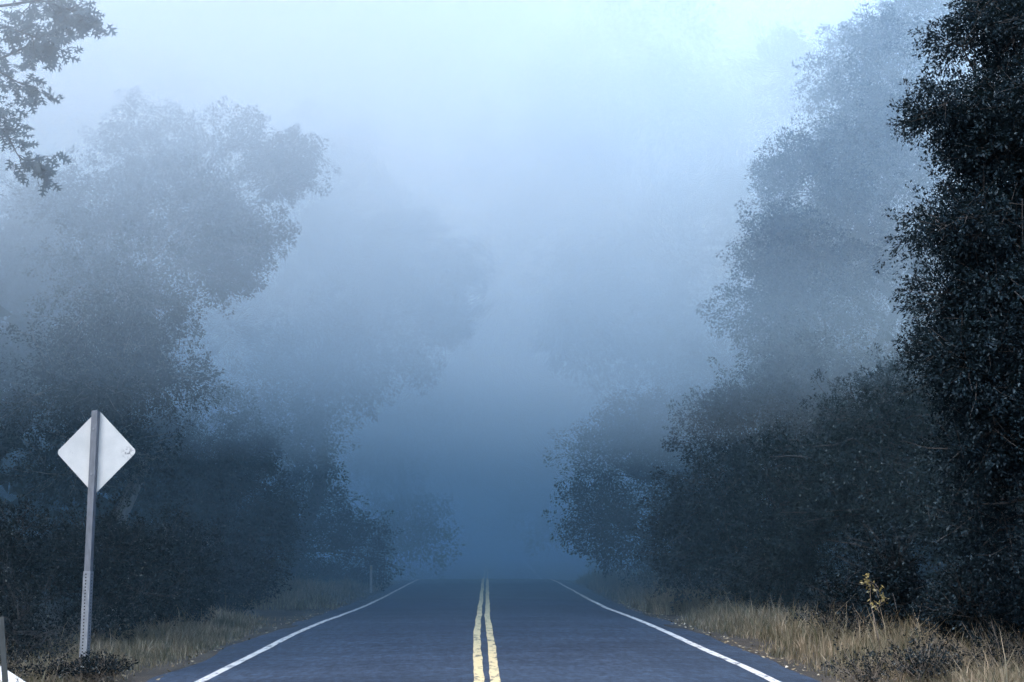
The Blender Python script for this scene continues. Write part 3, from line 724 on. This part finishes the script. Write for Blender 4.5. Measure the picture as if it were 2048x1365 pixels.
# ------------------------------------------------------------------ fog: overlapping banks of scattering haze
def front(yl, yr, k):
    """outline of a bank whose near edge lies closer on the left of the road than on the right"""
    return [(-120 - k, yl - 1), (-4, yl), (5, yr), (120 + k, yr + 6), (121 + k, 320 + 5 * k), (-121 - k, 322 + 5 * k)]
LOW, HIGH = (.52, .81, 1.0), (.88, .96, 1.0)
FOG = [  # scattering density, its colour, absorption density, outline, bottom, top
    (.0064, LOW, .018, front(16, 24, 0), -6, 7.0),
    (.010, LOW, .006, front(37, 37, 1), -6.3, 22.0),
    (.019, HIGH, .004, front(9, 29, 2), 4.0, 22.6),
    (.028, HIGH, .0015, front(11, 33, 3), 6.4, 23.3),
    (.032, HIGH, .0, front(15, 36, 4), 9.0, 24.0),
    (.024, HIGH, .003, front(58, 60, 5), -7.2, 24.7),
    (.013, (.32, .64, 1.0), .006, front(18, 20, 7), 6.9, 21.3),
    (.029, (.62, .83, 1.0), .003, [(-128, 27), (128, 28), (129, 116), (-129, 117)], (5.0, 5.0, .3, .3), 7.9),   # underside slopes down with distance
]
DRIFTS = [  # thicker drifts: density, centre, half sizes
    (.030, (-3, 52, 13.0), (9, 7, 3.6)), (.026, (6, 46, 16.5), (7, 6, 3.2)), (.028, (-13, 31, 12.0), (6, 5, 3.0)),
    (.024, (3, 70, 9.0), (8, 9, 4.0)), (.022, (12, 48, 9.5), (6, 6, 2.6)),
]
for q, (dn, fc, ab, poly, z0, z1) in enumerate(FOG):
    m, nt, out = new_mat('fog_%d' % q)
    vsn = N(nt, 'ShaderNodeVolumeScatter'); vsn.inputs['Color'].default_value = (*fc, 1)
    vsn.inputs['Density'].default_value = dn; vsn.inputs['Anisotropy'].default_value = .1
    sh = vsn.outputs[0]
    if ab:
        va = N(nt, 'ShaderNodeVolumeAbsorption'); va.inputs['Color'].default_value = (.0, .50, .84, 1); va.inputs['Density'].default_value = ab  # absorption colours the fog darker and bluer, standing in for shade under trees
        ad = N(nt, 'ShaderNodeAddShader'); nt.links.new(sh, ad.inputs[0]); nt.links.new(va.outputs[0], ad.inputs[1]); sh = ad.outputs[0]
    nt.links.new(sh, out.inputs['Volume'])
    bm = bmesh.new()
    zs = z0 if isinstance(z0, tuple) else (z0,) * len(poly)
    lo = [bm.verts.new((x, y, z)) for (x, y), z in zip(poly, zs)]; hi = [bm.verts.new((x, y, z1)) for x, y in poly]
    bm.faces.new(lo[::-1]); bm.faces.new(hi)
    for i_ in range(len(lo)): j_ = (i_ + 1) % len(lo); bm.faces.new((lo[i_], lo[j_], hi[j_], hi[i_]))
    o = bm_obj('fog', bm, m)
    tag(o, 'blue white fog filling the air over the road and among the trees', kind='stuff')

for q, (dn, cc, rr) in enumerate(DRIFTS):
    m, nt, out = new_mat('fog_drift_%d' % q)
    vsn = N(nt, 'ShaderNodeVolumeScatter'); vsn.inputs['Color'].default_value = (*HIGH, 1); vsn.inputs['Density'].default_value = dn
    nt.links.new(vsn.outputs[0], out.inputs['Volume'])
    bm = bmesh.new(); bmesh.ops.create_icosphere(bm, subdivisions=4, radius=1.0)
    for vv in bm.verts:
        k_ = 1 + .35 * mnoise.noise(vv.co * 1.6 + Vector((q * 7.3, 0, 0)))
        vv.co = Vector((vv.co.x * rr[0] * k_, vv.co.y * rr[1] * k_, vv.co.z * rr[2] * k_))
    o = bm_obj('fog', bm, m, None, 0, cc)
    tag(o, 'blue white fog filling the air over the road and among the trees', kind='stuff')

# ------------------------------------------------------------------ light
WORLD_K = 4.2
SUN_EL, SUN_AZ = R(52), R(-140)
w = bpy.data.worlds.new('World'); scene.world = w; w.use_nodes = True
nt = w.node_tree; nt.nodes.clear()
sky = nt.nodes.new('ShaderNodeTexSky'); sky.sky_type = 'NISHITA'; sky.sun_disc = False
sky.sun_elevation = SUN_EL; sky.sun_rotation = SUN_AZ; sky.air_density = 1.0; sky.dust_density = 2.0; sky.ozone_density = 1.0
bg = nt.nodes.new('ShaderNodeBackground'); bg.inputs['Strength'].default_value = .15 * WORLD_K
wo = nt.nodes.new('ShaderNodeOutputWorld')
nt.links.new(mix(nt, 1.0, sky.outputs[0], (.96, .958, .92), 'MULTIPLY'), bg.inputs['Color']); nt.links.new(bg.outputs[0], wo.inputs['Surface'])
sd = bpy.data.lights.new('sun', 'SUN'); sd.energy = 2.2; sd.angle = R(25); sd.color = (.94, .965, 1.0)
so = bpy.data.objects.new('sun', sd); COL.objects.link(so)
s = Vector((math.sin(SUN_AZ) * math.cos(SUN_EL), math.cos(SUN_AZ) * math.cos(SUN_EL), math.sin(SUN_EL)))
so.rotation_euler = s.to_track_quat('Z', 'Y').to_euler()

scene.view_settings.view_transform = 'Standard'; scene.view_settings.look = 'None'
scene.view_settings.exposure = 0; scene.view_settings.gamma = 1
scene.render.engine = 'CYCLES'
cy = scene.cycles
cy.use_denoising = True
cy.use_adaptive_sampling = True; cy.adaptive_threshold = .05
try: cy.denoiser = 'OPENIMAGEDENOISE'
except Exception: pass
cy.max_bounces = 8; cy.diffuse_bounces = 1; cy.glossy_bounces = 1; cy.transmission_bounces = 2; cy.volume_bounces = 6
cy.transparent_max_bounces = 16
cy.caustics_reflective = False; cy.caustics_refractive = False
cy.sample_clamp_indirect = 4
